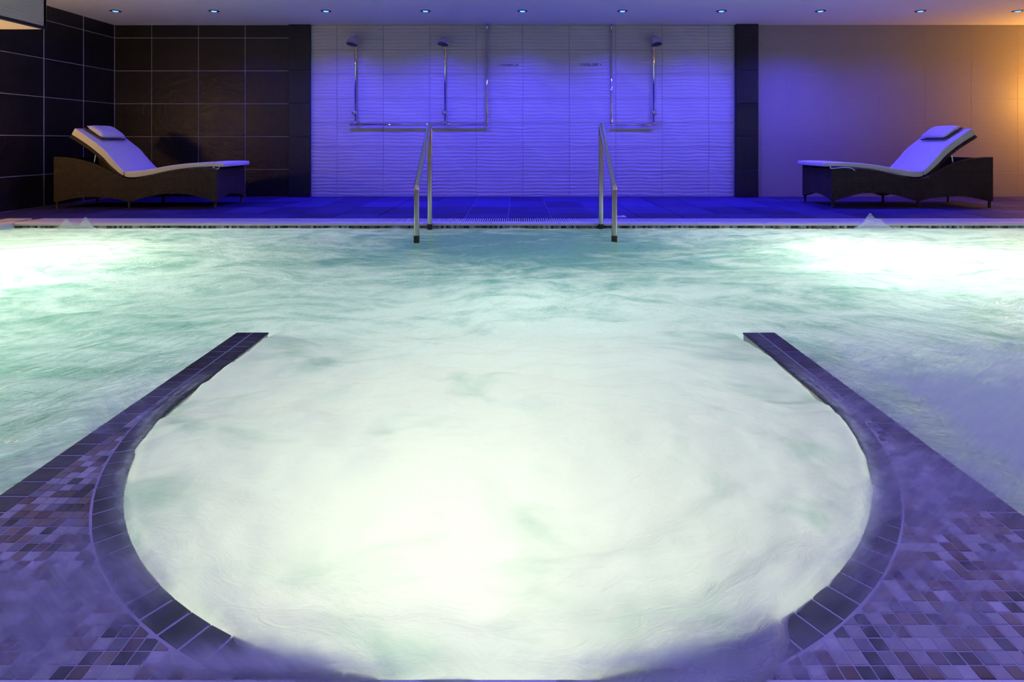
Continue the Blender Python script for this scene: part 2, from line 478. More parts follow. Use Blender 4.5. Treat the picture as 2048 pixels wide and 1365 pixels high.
# ------------------------------------------------------------------ deck
GY0, GY1 = 5.32, 5.56      # overflow grating along the far edge
deck = MB()
deck.box(XL - 0.006, XR, GY1, YB + 0.006, -0.15, -0.006)
deck.box(XL - 0.006, PX0 - 0.34, YN, GY1, -0.15, -0.006)
deck.box(PX1 + 0.34, XR, YN, GY1, -0.15, -0.006)
floor = deck.build('floor', M_GROUT_F)
tag(floor, 'dark slate tiled deck along the back wall', kind='structure')
FP = 0.4155
fx0 = (1020 - VPX) / 154
fj = sorted([fx0 + FP * k for k in range(-14, 20)])
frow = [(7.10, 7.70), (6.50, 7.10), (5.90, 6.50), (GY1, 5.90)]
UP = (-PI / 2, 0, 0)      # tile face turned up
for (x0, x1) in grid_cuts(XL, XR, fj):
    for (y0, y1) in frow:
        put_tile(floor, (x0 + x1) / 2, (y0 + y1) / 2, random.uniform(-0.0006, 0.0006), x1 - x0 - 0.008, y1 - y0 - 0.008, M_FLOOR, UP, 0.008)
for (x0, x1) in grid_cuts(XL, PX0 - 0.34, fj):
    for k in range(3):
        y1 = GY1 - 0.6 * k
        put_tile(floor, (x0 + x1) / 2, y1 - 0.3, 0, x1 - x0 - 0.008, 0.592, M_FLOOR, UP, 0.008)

# coping with overflow grating
def coping_run(name, label, x0, x1):
    root = tag(empty(name, ((x0 + x1) / 2, GY0, 0)), label, kind='structure')
    prof = [(GY0, -0.03), (GY0, -0.001), (GY0 - 0.02, 0.003), (PY1 + 0.015, 0.003), (PY1 + 0.003, -0.003), (PY1, -0.012), (PY1, -0.022), (PY1 + 0.02, -0.024), (PY1 + 0.02, -0.10), (GY0, -0.10)]
    segs = int(round((x1 - x0) / 0.6)); L = (x1 - x0) / segs
    mb = MB(); n = len(prof)
    for e in (0, 1):
        mb.v += [(-L / 2 + 0.0012 + e * (L - 0.0024), y - GY0, z) for (y, z) in prof]
    mb.f = [tuple(range(n))[::-1], tuple(range(n, 2 * n))] + [(i, (i + 1) % n, n + (i + 1) % n, n + i) for i in range(n)]
    mb.m = [0] * len(mb.f)
    o = mb.build('coping_stone', M_COPING, root)
    o.location = (x0 + L / 2 - root.location.x, 0, 0)
    for k in range(1, segs):
        c = o.copy(); COL.objects.link(c); c.parent = root
        c.location = (x0 + L * (k + 0.5) - root.location.x, 0, 0)
    child(MB().box(x0, x1, GY0, GY1, -0.12, -0.05), 'channel', M_CHANNEL, root)
    sl = MB(); k = 0; x = x0 + 0.01
    while x < x1 - 0.015:
        sl.box(x, x + 0.0085, GY0 + 0.004, GY1 - 0.004, -0.020, -0.001); x += 0.020
    g = child(sl, 'grating_slats', M_SLAT, root); tag(g, kind='stuff')
    return root
coping_run('trim_3', 'white pool coping with slatted overflow grating along the far edge', PX0 - 0.02, PX1 + 0.02)
# left run, towards the camera
lr = tag(empty('trim_4', (PX0, 3.0, 0)), 'white pool coping with grating along the dark side wall', kind='structure')
for k in range(8):
    y1 = 5.30 - 0.6 * k
    child(MB().box(PX0 - 0.10, PX0, y1 - 0.597, y1, -0.022, 0.003), 'coping_stone', M_COPING, lr)
sl = MB(); y = 0.6
while y < 5.54:
    sl.box(PX0 - 0.335, PX0 - 0.105, y, y + 0.0085, -0.020, -0.001); y += 0.020
tag(child(sl, 'grating_slats', M_SLAT, lr), kind='stuff')
child(MB().box(PX0 - 0.34, PX0 - 0.10, 0.5, GY1, -0.12, -0.05), 'channel', M_CHANNEL, lr)
# corner piece of the grating
# waterline mosaic strip under the coping
ms = MB(); x = PX0
while x < PX1:
    for r in range(3):
        ms.box(x + 0.001, x + 0.0215, PY1 + 0.004, PY1 + 0.02, -0.0465 - 0.0225 * r + 0.001, -0.0245 - 0.0225 * r, random.choices(range(6), (0.2, 0.22, 0.14, 0.26, 0.12, 0.06))[0])
    x += 0.0225
msy = ms.build('waterline_mosaic', MOS)
tag(msy, 'thin mosaic strip of dark and tan tiles along the waterline', 'mosaic strip', kind='stuff')

# pool basin
bs = MB()
bs.box(PX0 - 0.1, PX1 + 0.1, 0.2, PY1 + 0.1, -1.35, -1.25)
bs.box(PX0 - 0.1, PX1 + 0.1, PY1 + 0.021, PY1 + 0.1, -1.3, -0.03)
bs.box(PX0 - 0.1, PX0 - 0.001, 0.2, PY1 + 0.02, -1.3, -0.023)
bs.box(PX1 + 0.001, PX1 + 0.1, 0.2, PY1 + 0.02, -1.3, 0.0)
bs.box(PX0 - 0.1, PX1 + 0.1, 0.2, 0.5, -1.3, -0.05)
basin = bs.build('pool_basin', M_BASIN)
tag(basin, 'pale green tiled pool basin under the churning water', kind='structure')

# ------------------------------------------------------------------ spa platform (horseshoe)
OX = 1.010
n = 48
inner = []; outer = []
inner.append((XC + RC, SPA_END)); outer.append((XC + OX, SPA_END))
for k in range(n + 1):
    th = -PI * k / n
    cx, sy = math.cos(th), math.sin(th)
    inner.append((XC + RC * cx, YC + RC * sy))
    tx = OX / abs(cx) if abs(cx) > 1e-6 else 1e9
    ty = (YC - 0.55) / abs(sy) if abs(sy) > 1e-6 else 1e9
    q = min(tx, ty)
    outer.append((XC + cx * q, YC + sy * q))
inner.append((XC - RC, SPA_END)); outer.append((XC - OX, SPA_END))
mb = MB(); m = len(inner); zt, zb = -0.0012, -1.25
for ring, z in ((inner, zt), (outer, zt), (inner, zb), (outer, zb)):
    mb.v += [(x, y, z) for x, y in ring]
for i in range(m - 1):
    mb.f += [(i, i + 1, m + i + 1, m + i), (2 * m + i, 2 * m + i + 1, i + 1, i), (m + i, m + i + 1, 3 * m + i + 1, 3 * m + i)]
mb.f += [(0, m, 3 * m, 2 * m), (m - 1, 2 * m + m - 1, 3 * m + m - 1, m + m - 1)]
mb.m = [0] * len(mb.f)
spa = mb.build('spa_platform', M_GROUT_S)
tag(spa, 'horseshoe spa surround of black rim tiles and mosaic around the foaming bath', 'spa surround', kind='structure')

def quad_tile(parent, pts, mat, name='tile', z=0.0, th=0.006, ch=0.0014, drop=None):
    """tile from a flat polygon (ccw), chamfered"""
    c = Vector((sum(p[0] for p in pts) / len(pts), sum(p[1] for p in pts) / len(pts)))
    nn = len(pts); vs = []
    for z0, ins in ((-th, 0), (-ch, 0), (0, ch)):
        for p in pts:
            d = Vector(p) - c
            l = max(d.length, 1e-6)
            q = d * (1 - ins * 1.3 / l)
            vs.append((q.x, q.y, z0))
    fs = [tuple(2 * nn + i for i in range(nn))]
    for r in (0, 1):
        for i in range(nn):
            j = (i + 1) % nn
            fs.append((r * nn + i, r * nn + j, (r + 1) * nn + j, (r + 1) * nn + i))
    me = mesh(name, vs, fs); me.materials.append(mat)
    o = bpy.data.objects.new(name, me); COL.objects.link(o); o.parent = parent
    o.location = (c.x, c.y, z)
    return o

# rim tiles round the arc
RW = 0.0505
na = 58
for k in range(na):
    a0, a1 = -PI * k / na, -PI * (k + 1) / na
    g = 0.0016 / RC
    a0 -= g; a1 += g
    r0, r1 = RC - 0.004, RC + RW - 0.003
    P = lambda r, a: (XC + r * math.cos(a), YC + r * math.sin(a))
    if YC + RC * math.sin((a0 + a1) / 2) < 0.74: continue
    quad_tile(spa, [P(r0, a0), P(r0, a1), P(r1, a1), P(r1, a0)][::-1], M_BTILE, z=random.uniform(-0.0004, 0.0004))
# end walls, two columns
rows = 11; rl = (SPA_END - YC) / rows
for s in (-1, 1):
    for cidx, (x0, x1) in enumerate(((RC - 0.004, RC + 0.0535), (RC + 0.0575, OX + 0.003))):
        for r in range(rows):
            xa, xb = sorted((XC + s * x0, XC + s * x1))
            y0, y1 = YC + rl * r + 0.0016, YC + rl * (r + 1) - 0.0016
            quad_tile(spa, [(xa, y0), (xb, y0), (xb, y1), (xa, y1)], M_BTILE, z=random.uniform(-0.0004, 0.0004))
    # outer border down the platform
    r = 0; y1 = YC
    while y1 > 0.72:
        xa, xb = sorted((XC + s * (RC + 0.0575), XC + s * (OX + 0.003)))
        quad_tile(spa, [(xa, y1 - 0.0500), (xb, y1 - 0.0500), (xb, y1 - 0.0018), (xa, y1 - 0.0018)], M_BTILE, z=random.uniform(-0.0004, 0.0004))
        y1 -= 0.0523
# facing tiles on the ends and flanks of the walls
for s in (-1, 1):
    for (x0, x1) in ((RC, RC + 0.0535), (RC + 0.0575, OX)):
        xa, xb = sorted((XC + s * x0, XC + s * x1))
        put_tile(spa, (xa + xb) / 2, SPA_END + 0.004, -0.034, xb - xa, 0.05, M_BTILE, (0, 0, PI), 0.006)

# mosaic between rim and border, clipped to the circle
def clip(poly, nx, ny, d):
    out = []
    for i in range(len(poly)):
        a, b = poly[i], poly[(i + 1) % len(poly)]
        da, db = a[0] * nx + a[1] * ny - d, b[0] * nx + b[1] * ny - d
        if da >= 0: out.append(a)
        if (da >= 0) != (db >= 0):
            tt = da / (da - db); out.append((a[0] + (b[0] - a[0]) * tt, a[1] + (b[1] - a[1]) * tt))
    return out
PT = 0.0226; RO = RC + RW
mos = []
for s in (-1, 1):
    nx_ = int(0.96 / PT) + 1
    for i in range(nx_):
        for j in range(0, 45):
            xb = RC + 0.0555 - i * PT; xa = xb - PT
            yb = YC - j * PT; ya = yb - PT
            if yb < 0.775: continue
            g = 0.0008
            poly = [(xa + g, ya + g - YC), (xb - g, ya + g - YC), (xb - g, yb - g - YC), (xa + g, yb - g - YC)]
            cx, cy = (xa + xb) / 2, (ya + yb) / 2 - YC
            l = math.hypot(cx, cy)
            poly = clip(poly, cx / l, cy / l, RO + 0.001)
            if len(poly) < 3: continue
            A = 0.5 * sum(poly[q][0] * poly[(q + 1) % len(poly)][1] - poly[(q + 1) % len(poly)][0] * poly[q][1] for q in range(len(poly)))
            if A < 4e-5: continue
            poly = [(XC + s * x, YC + y) for x, y in poly]
            if s < 0: poly = poly[::-1]
            cxw = sum(p[0] for p in poly) / len(poly); cyw = sum(p[1] for p in poly) / len(poly)
            u = VPX + F_PX * cxw / cyw; vpx = VPY + F_PX * CAM_Z / cyw
            mos.append((-20 < u < 2068 and vpx < 1372, A / cyw ** 3, poly))
mos.sort(key=lambda q: (not q[0], -q[1]))
rest = MB()
for k, (vis, sz, poly) in enumerate(mos):
    mi = random.choices(range(6), MOSW)[0]
    if k < 300 and vis:
        quad_tile(spa, poly, MOS[mi], name='mosaic_tile', z=random.uniform(-0.0006, 0.0002), th=0.004, ch=0.0010)
    else:
        nn = len(poly)
        rest.add([(x, y, -0.0045) for x, y in poly] + [(x, y, 0) for x, y in poly],
                 [tuple(range(nn, 2 * nn))] + [(i, (i + 1) % nn, nn + (i + 1) % nn, nn + i) for i in range(nn)], mi)
o = rest.build('mosaic_field', MOS, spa); tag(o, kind='stuff')
# near coping at the bottom of the picture
near = MB().box(XL, XR, YN, 0.788, -0.2, 0.004)
near = near.build('trim_5', M_COPING)
tag(near, 'pale coping edge in front of the foaming spa', kind='structure')

# ------------------------------------------------------------------ water
def flow_coords(X, Y):
    return X + 0.25 * fbm(X * 0.8, Y * 0.8, 2), Y + 0.25 * fbm(X * 0.8 + 7, Y * 0.8 + 3, 2)
def drift_coords(X, Y):
    sgn = np.where(X > XC, -1.0, 1.0); th = np.radians(52) * sgn
    return X * np.cos(th) + Y * np.sin(th), -X * np.sin(th) + Y * np.cos(th)
def grid_mesh(name, xs, ys, zfun):
    X, Y = np.meshgrid(xs, ys); Z = zfun(X, Y)
    nx, ny = len(xs), len(ys)
    me = bpy.data.meshes.new(name)
    co = np.stack([X, Y, Z], -1).reshape(-1, 3)
    idx = np.arange(nx * ny).reshape(ny, nx)
    q = np.stack([idx[:-1, :-1], idx[:-1, 1:], idx[1:, 1:], idx[1:, :-1]], -1).reshape(-1, 4)
    me.vertices.add(len(co)); me.vertices.foreach_set('co', co.ravel())
    me.loops.add(q.size); me.loops.foreach_set('vertex_index', q.ravel().astype(np.int32))
    me.polygons.add(len(q)); me.polygons.foreach_set('loop_start', np.arange(0, q.size, 4, dtype=np.int32))
    me.update(calc_edges=True)
    me.polygons.foreach_set('use_smooth', np.ones(len(q), dtype=bool))
    return me, X, Y
def attr(me, name, arr):
    a = me.attributes.new(name, 'FLOAT', 'POINT'); a.data.foreach_set('value', arr.ravel().astype(np.float32))
def drop_empty(me, cover):
    keep = cover.ravel() > 0.004
    bm = bmesh.new(); bm.from_mesh(me); bm.verts.ensure_lookup_table()
    bmesh.ops.delete(bm, geom=[f for f in bm.faces if not any(keep[v.index] for v in f.verts)], context='FACES')
    bm.to_mesh(me); bm.free()
def attr3(me, name, u, v):
    a = me.attributes.new(name, 'FLOAT_VECTOR', 'POINT')
    a.data.foreach_set('vector', np.stack([u, v, np.zeros_like(u)], -1).ravel().astype(np.float32))

def spa_d(X, Y):
    dc = RC - np.hypot(X - XC, Y - YC)
    ds = RC - np.abs(X - XC)
    return np.where(Y < YC, dc, ds)
def pool_z(X, Y):
    u, v = flow_coords(X, Y)
    far = sstep(0.6, 2.6, Y)
    z = WZ + 0.022 * fbm(u * 1.1, v * 2.6, 4) + 0.010 * fbm(u * 5 + 3, v * 9, 3)
    edge = np.minimum.reduce([X - PX0, PX1 - X, PY1 - Y])
    damp = 0.35 + 0.65 * sstep(0, 0.5, edge)
    z = WZ + (z - WZ) * damp
    # the jets lift the water over the rim inside the horseshoe
    d = spa_d(X, Y); lowf = fbm(X * 3 + 2, Y * 3, 2)
    d = d + 0.085 * sstep(0.92, 0.80, Y) * sstep(0.52, 0.30, np.abs(X - XC) + 0.15 * lowf)
    ang = np.arctan2(Y - YC, X - XC); st = fbm(ang * 14, d * 3, 2)
    ins = sstep(-0.022 + 0.02 * st + 0.02 * lowf, 0.02, d) * sstep(2.6, 1.9, Y)
    dome = -WZ + 0.006 + 0.030 * sstep(0, 0.6, d) * sstep(2.4, 1.3, Y) + 0.016 * fbm(X * 3.2 + 5, Y * 3.2, 3)
    return z + dome * ins
xs = np.concatenate([np.linspace(PX0 + 0.001, -1.12, 140), np.linspace(-1.11, 1.05, 216), np.linspace(1.06, PX1, 180)]); ys = np.concatenate([np.linspace(0.70, 2.6, 190), np.linspace(2.615, PY1 + 0.003, 150)])
me, X, Y = grid_mesh('pool_water', xs, ys, pool_z)
u, v = flow_coords(X, Y)
attr3(me, 'flow', u, v)
attr3(me, 'drift', *drift_coords(X, Y))
attr(me, 'side', sstep(0.45, 1.0, np.abs(X - XC)) * sstep(3.4, 2.3, Y))
attr(me, 'calm', sstep(-0.08, 0.0, spa_d(X, Y)) * sstep(2.75, 1.85, Y))
# foam density: lower in the middle of the far side, higher over the spa
clear = 0.30 * np.exp(-((X - 0.1) / 1.25) ** 2 - ((Y - 4.3) / 0.9) ** 2)
foam = 0.60 - clear - 0.10 * np.exp(-((X + 2.0) / 1.0) ** 2 - ((Y - 1.9) / 0.8) ** 2) + 0.15 * np.exp(-(X / 0.9) ** 2 - ((Y - 1.7) / 0.9) ** 2)
attr(me, 'foam', foam)
pool = obj('pool_water', me, M_WATER)
tag(pool, 'churning mint white water filling the whirlpool', 'water', kind='stuff')

# foam that boils up in the spa and drifts as mist over rim and platform
mist = []
def mist_layer(z0, seed, strength, spread):
    xs = np.linspace(-1.22, 1.16, 300); ys = np.linspace(0.772, 2.45, 220)
    def zf(X, Y):
        d = spa_d(X, Y)
        return z0 + 0.004 * fbm(X * 7, Y * 7 + seed, 2) + 0.035 * sstep(-0.03, 0.08, d)
    me, X, Y = grid_mesh('drifting_mist', xs, ys, zf)
    d = spa_d(X, Y)
    ang = np.arctan2(Y - YC, X - XC)
    side = np.where(X > XC, 1.0, -1.0)
    st = fbm(ang * 18 + seed, d * 4.0, 3)
    lowf = fbm(X * 2.6 + seed, Y * 2.6 + 4, 3)
    rside = sstep(-0.2, 0.5, X)
    # a fuzzy fringe on the rim, wider where the spray drifts
    wdt = (0.012 + 0.075 * np.clip(lowf - 0.02 + 0.22 * rside * sstep(0.95, 1.15, Y), 0, 1)) * spread
    a_in = sstep(-wdt, 0.015, d + 0.02 * st) * sstep(0.016, -0.008, d) * 0.62
    # drifts over the platform
    wx = X + 0.25 * fbm(X * 2 + 9, Y * 2 + seed, 2); wy = Y + 0.25 * fbm(X * 2 + 2, Y * 2 - seed, 2)
    ru = (X - XC) * 0.75 * side + Y * 0.65; rv = (X - XC) * 0.65 * side - Y * 0.75
    dr = 0.8 * fbm(wx * 3.6 + seed * 3, wy * 4.0, 4, 0.6) + 0.50 * fbm(ru * 2.5 + seed, rv * 15, 3)
    a_dr = strength * (0.22 + 0.78 * sstep(-0.25, 0.55, dr + 0.06 * rside)) * sstep(0.05, -0.01, d)
    # spill over the rim towards the camera
    spill = sstep(0.86 + 0.06 * lowf, 0.80, Y) * sstep(0.50, 0.32, np.abs(X - XC + 0.03) + 0.1 * lowf) * sstep(0.006, -0.008, d)
    a = 1 - (1 - a_in) * (1 - a_dr) * (1 - 0.8 * spill)
    a *= sstep(2.42, 2.05, Y) * sstep(1.17, 1.02, np.abs(X - XC) + 0.05 * st)
    # the ends of the walls stay clear
    clr = sstep(1.62, 1.95, Y + 0.2 * lowf) * sstep(0.80, 0.90, np.abs(X - XC)) * np.where(X < 0, 0.93, 0.80)
    blob = lambda bx_, by_, br: np.exp(-((X - bx_) ** 2 + (Y - by_) ** 2) / br ** 2)
    a = a * (1 - 0.75 * blob(0.45, 0.90, 0.10) - 0.7 * blob(-0.50, 0.86, 0.09) - 0.6 * blob(-0.86, 1.12, 0.10))
    a = a + (1 - a) * (0.32 * blob(0.84, 1.28, 0.17) + 0.3 * blob(-0.70, 0.95, 0.10)) * sstep(0.0, -0.02, d)
    a = np.clip(a * (1 - clr) * sstep(0.774, 0.80, Y), 0, 1)
    attr(me, 'cover', a)
    attr3(me, 'flow', (X - XC) * 0.8 * side + Y * 0.6, (X - XC) * 0.6 * side - Y * 0.8)
    drop_empty(me, a)
    o = obj('drifting_mist', me, M_MIST, pool)
    tag(o, 'thin white spray drifting over the spa rim and mosaic', kind='stuff')
mist_layer(0.007, 1.7, 0.46, 1.0)
mist_layer(0.020, 6.1, 0.24, 1.3)
# spray hanging over the water beside the platform, on the side away from the lamps
xs = np.linspace(0.99, 2.6, 120); ys = np.linspace(0.792, 2.5, 120)
me, X, Y = grid_mesh('drifting_mist', xs, ys, lambda X, Y: 0.018 + 0.012 * fbm(X * 3, Y * 3, 2))
lowf = fbm(X * 2.2 + 3, Y * 2.2, 3)
a = 0.88 * sstep(2.25, 1.45, Y + 0.35 * lowf - 0.10 * (X - 1)) * sstep(0.99, 1.14, X + 0.05 * lowf) * sstep(2.6, 2.2, X) * sstep(0.792, 0.85, Y)
attr(me, 'cover', np.clip(a, 0, 1)); attr3(me, 'flow', X * 0.8 + Y * 0.6, X * 0.6 - Y * 0.8)
drop_empty(me, a)
tag(obj('drifting_mist', me, M_MIST, pool), 'violet lit spray hanging over the water beside the platform', kind='stuff')

# two splashes where jets break the surface by the far edge
def splash(loc, wd, ht, peaks, label):
    n, mth = 26, 16
    xs = np.linspace(-1, 1, n * 2); ys = np.linspace(-1, 1, n)
    def zf(X, Y):
        z = 0.42 * np.exp(-(X / 0.45) ** 2 - (Y / 0.5) ** 2)
        for (px, s, h) in peaks:
            z += h * np.exp(-np.abs((X - px) / s) ** 1.3 - (Y / 0.35) ** 2)
        return z
    me, X, Y = grid_mesh('water_splash', xs, ys, zf)
    co = np.zeros(len(me.vertices) * 3); me.vertices.foreach_get('co', co); co = co.reshape(-1, 3)
    Z = co[:, 2].reshape(X.shape).copy()
    co[:, 0] *= wd; co[:, 1] *= 0.16; co[:, 2] *= ht
    me.vertices.foreach_set('co', co.ravel()); me.update()
    a = sstep(0.0, 0.40, Z) * (0.62 - 0.42 * np.clip(Z, 0, 1.2))
    attr(me, 'cover', np.clip(a, 0, 1)); attr3(me, 'flow', X * 0.3, Z * 0.4 + Y * 0.1)
    o = obj('splash', me, M_MIST, pool); o.location = loc
    tag(o, label)
splash((-3.68, 5.0, WZ - 0.004), 0.42, 0.13, [(-0.26, 0.09, 0.62), (0.14, 0.07, 0.66)], 'small two-pointed splash below the cream lounger by the dark wall')
splash((3.02, 5.0, WZ - 0.004), 0.46, 0.15, [(-0.06, 0.10, 0.66), (0.14, 0.14, 0.3)], 'pointed splash of spray below the lounger by the beige wall')

# ------------------------------------------------------------------ handrails
def handrail(x, label):
    r = tag(empty('handrail', (x, 4.85, WZ)), label, 'handrail', 'pool handrails')
    R = 0.0215
    yf, yr, zf_, zr = 4.49, 5.185, 0.372, 0.868
    child(MB().tube([(x, yf, -0.7), (x, yf, zf_ - 0.03), (x, yf + 0.004, zf_ - 0.006), (x, yf + 0.022, zf_ + 0.014)], R, 18), 'front_post', M_STEEL, r, True)
    child(MB().tube([(x, yr, -0.5), (x, yr, zr - 0.05), (x, yr - 0.004, zr - 0.014), (x, yr - 0.022, zr - 0.014)], R, 18), 'rear_post', M_STEEL, r, True)
    child(MB().tube([(x, yf + 0.010, zf_ + 0.004), (x, yr - 0.008, zr - 0.006)], R, 18), 'top_rail', M_STEEL, r, True)
    child(MB().tube([(x, yf, -0.3), (x, yf, WZ + 0.055)], R + 0.0012, 18), 'base_band', M_BAND, r, True)  # darker band round the foot of each post
    child(MB().tube([(x, yr, -0.3), (x, yr, WZ + 0.045)], R + 0.0012, 18), 'base_band', M_BAND, r, True)
    for o in r.children: smooth_angle(o, 40)
handrail(-0.745, 'steel pool handrail in front of the twin shower pipes')
handrail(0.752, 'steel pool handrail in front of the single shower pipes')

# ------------------------------------------------------------------ showers
YP = YB - 0.045
def wx(px): return (px - VPX) / F_PX * YP
def wz(py): return CAM_Z + (VPY - py) / F_PX * YP
PR = 0.0115
def shower_unit(label, supply_px, head_pxs, end_px, base_py):
    zb = wz(base_py); xs_ = wx(supply_px)
    r = tag(empty('shower_pipework', ((xs_ + wx(head_pxs[0])) / 2, YB - 0.006, zb)), label, 'shower')
    xe = wx(end_px)
    child(MB().tube([(xs_, YP, ZC - 0.002), (xs_, YP, zb + 0.03), (xs_, YP, zb)], PR, 14), 'supply_pipe', M_CHROME, r, True)
    child(MB().lathe([(0.036, 0), (0.036, 0.008), (0.02, 0.014), (0.015, 0.03)], (xs_, YP, ZC - 0.001), (0, 0, -1), 20), 'ceiling_flange', M_CHROME, r, True)
    child(MB().tube([(xs_, YP, zb), (xe, YP, zb)], PR, 14), 'feed_pipe', M_CHROME, r, True)
    child(MB().lathe([(0.0, -0.020), (0.012, -0.016), (0.0165, 0), (0.012, 0.016), (0.0, 0.020)], (xs_, YP, zb), (1, 0, 0), 14), 'elbow_joint', M_CHROME, r, True)
    for hp in head_pxs:
        x = wx(hp); zt = 2.055
        child(MB().tube([(x, YP, zb), (x, YP, zt - 0.03), (x, YP, zt), (x, YP - 0.02, zt + 0.02), (x, YP - 0.06, zt + 0.03), (x, YP - 0.10, zt + 0.015)], PR, 14), 'riser_pipe', M_CHROME, r, True)
        child(MB().tube([(x, YP, zb - 0.002), (x, YP, zb + 0.03)], 0.0165, 14), 'tee_joint', M_CHROME, r, True)
        # bell shaped head, tilted forward
        ax = Vector((0.10 if hp > VPX else -0.12, -0.22, -0.97))
        hd = child(MB().lathe([(0.012, -0.045), (0.02, -0.04), (0.024, -0.025), (0.018, -0.008), (0.026, 0.004), (0.046, 0.020), (0.060, 0.045), (0.070, 0.072), (0.078, 0.088), (0.079, 0.097), (0.075, 0.101), (0.068, 0.102)],
                              (x, YP - 0.105, zt - 0.005), ax, 32), 'shower_head', M_CHROME, r, True)
        smooth_angle(hd, 50)
        pl = child(MB().lathe([(0.068, 0.099), (0.066, 0.1045), (0.02, 0.106)], (x, YP - 0.105, zt - 0.005), ax, 32), 'spray_plate', M_BLACK, r)
        pl.parent = hd
        # valve with knob
        zv = wz(227)
        vv = child(MB().lathe([(0.012, -0.034), (0.019, -0.028), (0.019, -0.01), (0.026, 0), (0.019, 0.01), (0.019, 0.028), (0.012, 0.034)], (x, YP, zv), (0, 0, 1), 18), 'mixing_valve', M_CHROME, r, True)
        kb = child(MB().lathe([(0.014, 0.012), (0.014, 0.04), (0.029, 0.044), (0.032, 0.056), (0.027, 0.072), (0.012, 0.076)], (x, YP, zv + 0.006), (0, -1, 0), 18), 'knob', M_CHROME, r, True)
        kb.parent = vv
        child(MB().tube([(x, YP, wz(175)), (x, YB - 0.004, wz(175))], 0.008, 10), 'wall_bracket', M_CHROME, r, True)
    child(MB().lathe([(PR + 0.004, -0.012), (PR + 0.004, 0.012)], (xe, YP, zb), (1, 0, 0), 14), 'end_cap', M_CHROME, r, True)
    for fx in (0.25, 0.75):
        xb = xs_ + (xe - xs_) * fx
        child(MB().tube([(xb, YP, zb), (xb, YB - 0.004, zb)], 0.008, 10), 'wall_bracket', M_CHROME, r, True)
    child(MB().tube([(xs_, YP, wz(125)), (xs_, YB - 0.004, wz(125))], 0.008, 10), 'wall_bracket', M_CHROME, r, True)
shower_unit('chrome wall pipework with two shower heads beside the dark tiled wall', 974, (711, 890), 700, 249)
shower_unit('chrome wall pipework with a single shower head beside the narrow black pier', 1223, (1307,), 1307, 250)

# lettering on the tiles
def lettering(body, px0, px1, py, label):
    cu = bpy.data.curves.new('lettering', 'FONT'); cu.body = body; cu.extrude = 0.0004; cu.size = 0.05
    tmp = bpy.data.objects.new('lettering_tmp', cu); COL.objects.link(tmp)
    bpy.context.view_layer.update()
    me = bpy.data.meshes.new_from_object(tmp.evaluated_get(bpy.context.evaluated_depsgraph_get()))
    bpy.data.objects.remove(tmp)
    co = np.zeros(len(me.vertices) * 3); me.vertices.foreach_get('co', co); co = co.reshape(-1, 3)
    x0, x1 = co[:, 0].min(), co[:, 0].max()
    X0, X1 = (px0 - VPX) / F_PX * YB, (px1 - VPX) / F_PX * YB
    k = (X1 - X0) / (x1 - x0)
    co[:, 0] = (co[:, 0] - (x0 + x1) / 2) * k; co[:, 1] = (co[:, 1] - (co[:, 1].min() + co[:, 1].max()) / 2) * k
    me.vertices.foreach_set('co', co.ravel()); me.materials.clear(); me.update()
    o = obj('wall_lettering', me, M_INK)
    o.location = ((X0 + X1) / 2, YB - 0.0052, CAM_Z + (VPY - py) / F_PX * YB)
    o.rotation_euler = (PI / 2, 0, 0)
    tag(o, label, 'lettering')
lettering('< WARM UP', 1000, 1037, 130.5, 'dark lettering WARM UP with an arrow on the rippled tiles')
lettering('COOL OFF >', 1160, 1203, 129.5, 'dark lettering COOL OFF with an arrow on the rippled tiles')

# small white depth marker tile behind the rail
dm = tag(empty('depth_marker', (1.0, 5.66, 0.001)), 'small white marker plate on the deck beside the handrail foot', 'marker plate')
child(MB().box(0.93, 1.055, 5.60, 5.73, 0.001, 0.005), 'plate', M_SLAT, dm)
child(MB().box(0.985, 1.025, 5.66, 5.715, 0.005, 0.0056), 'symbol', M_INK, dm)

# ------------------------------------------------------------------ ceiling downlights
ORD = ['in the corner by the dark side wall', 'above the cream lounger by the dark wall', 'above the shower head nearest the dark wall', 'between the twin shower heads and the handrail',
       'above the WARM UP lettering', 'beside the single shower supply pipe', 'nearest the narrow black pier', 'above the blue end of the plain beige wall',
       'above the lounger by the beige wall', 'above the orange lit end of the wall']
for k, (x, p) in enumerate(zip(LED_X, LED_P)):
    r = tag(empty('downlight', (x, 6.875, ZC)), 'round recessed blue downlight ' + ORD[k], 'downlight', 'blue ceiling downlights')
    child(MB().lathe([(0.060, 0.0), (0.059, 0.004), (0.045, 0.007), (0.040, 0.003), (0.036, 0.0005)], (x, 6.875, ZC), (0, 0, -1), 30), 'bezel', M_BLACK, r, True)
    child(MB().lathe([(0.031, 0.0015), (0.030, 0.006), (0.018, 0.010)], (x, 6.875, ZC), (0, 0, -1), 24), 'lens', M_LENS if p > 5 else M_LENS_DIM, r, True)
    lo = lamp('downlight_lamp', 'SPOT', (0, 0, -0.014), p, BLUE, 0.03, None, 140, 1.0)
    lo.parent = r

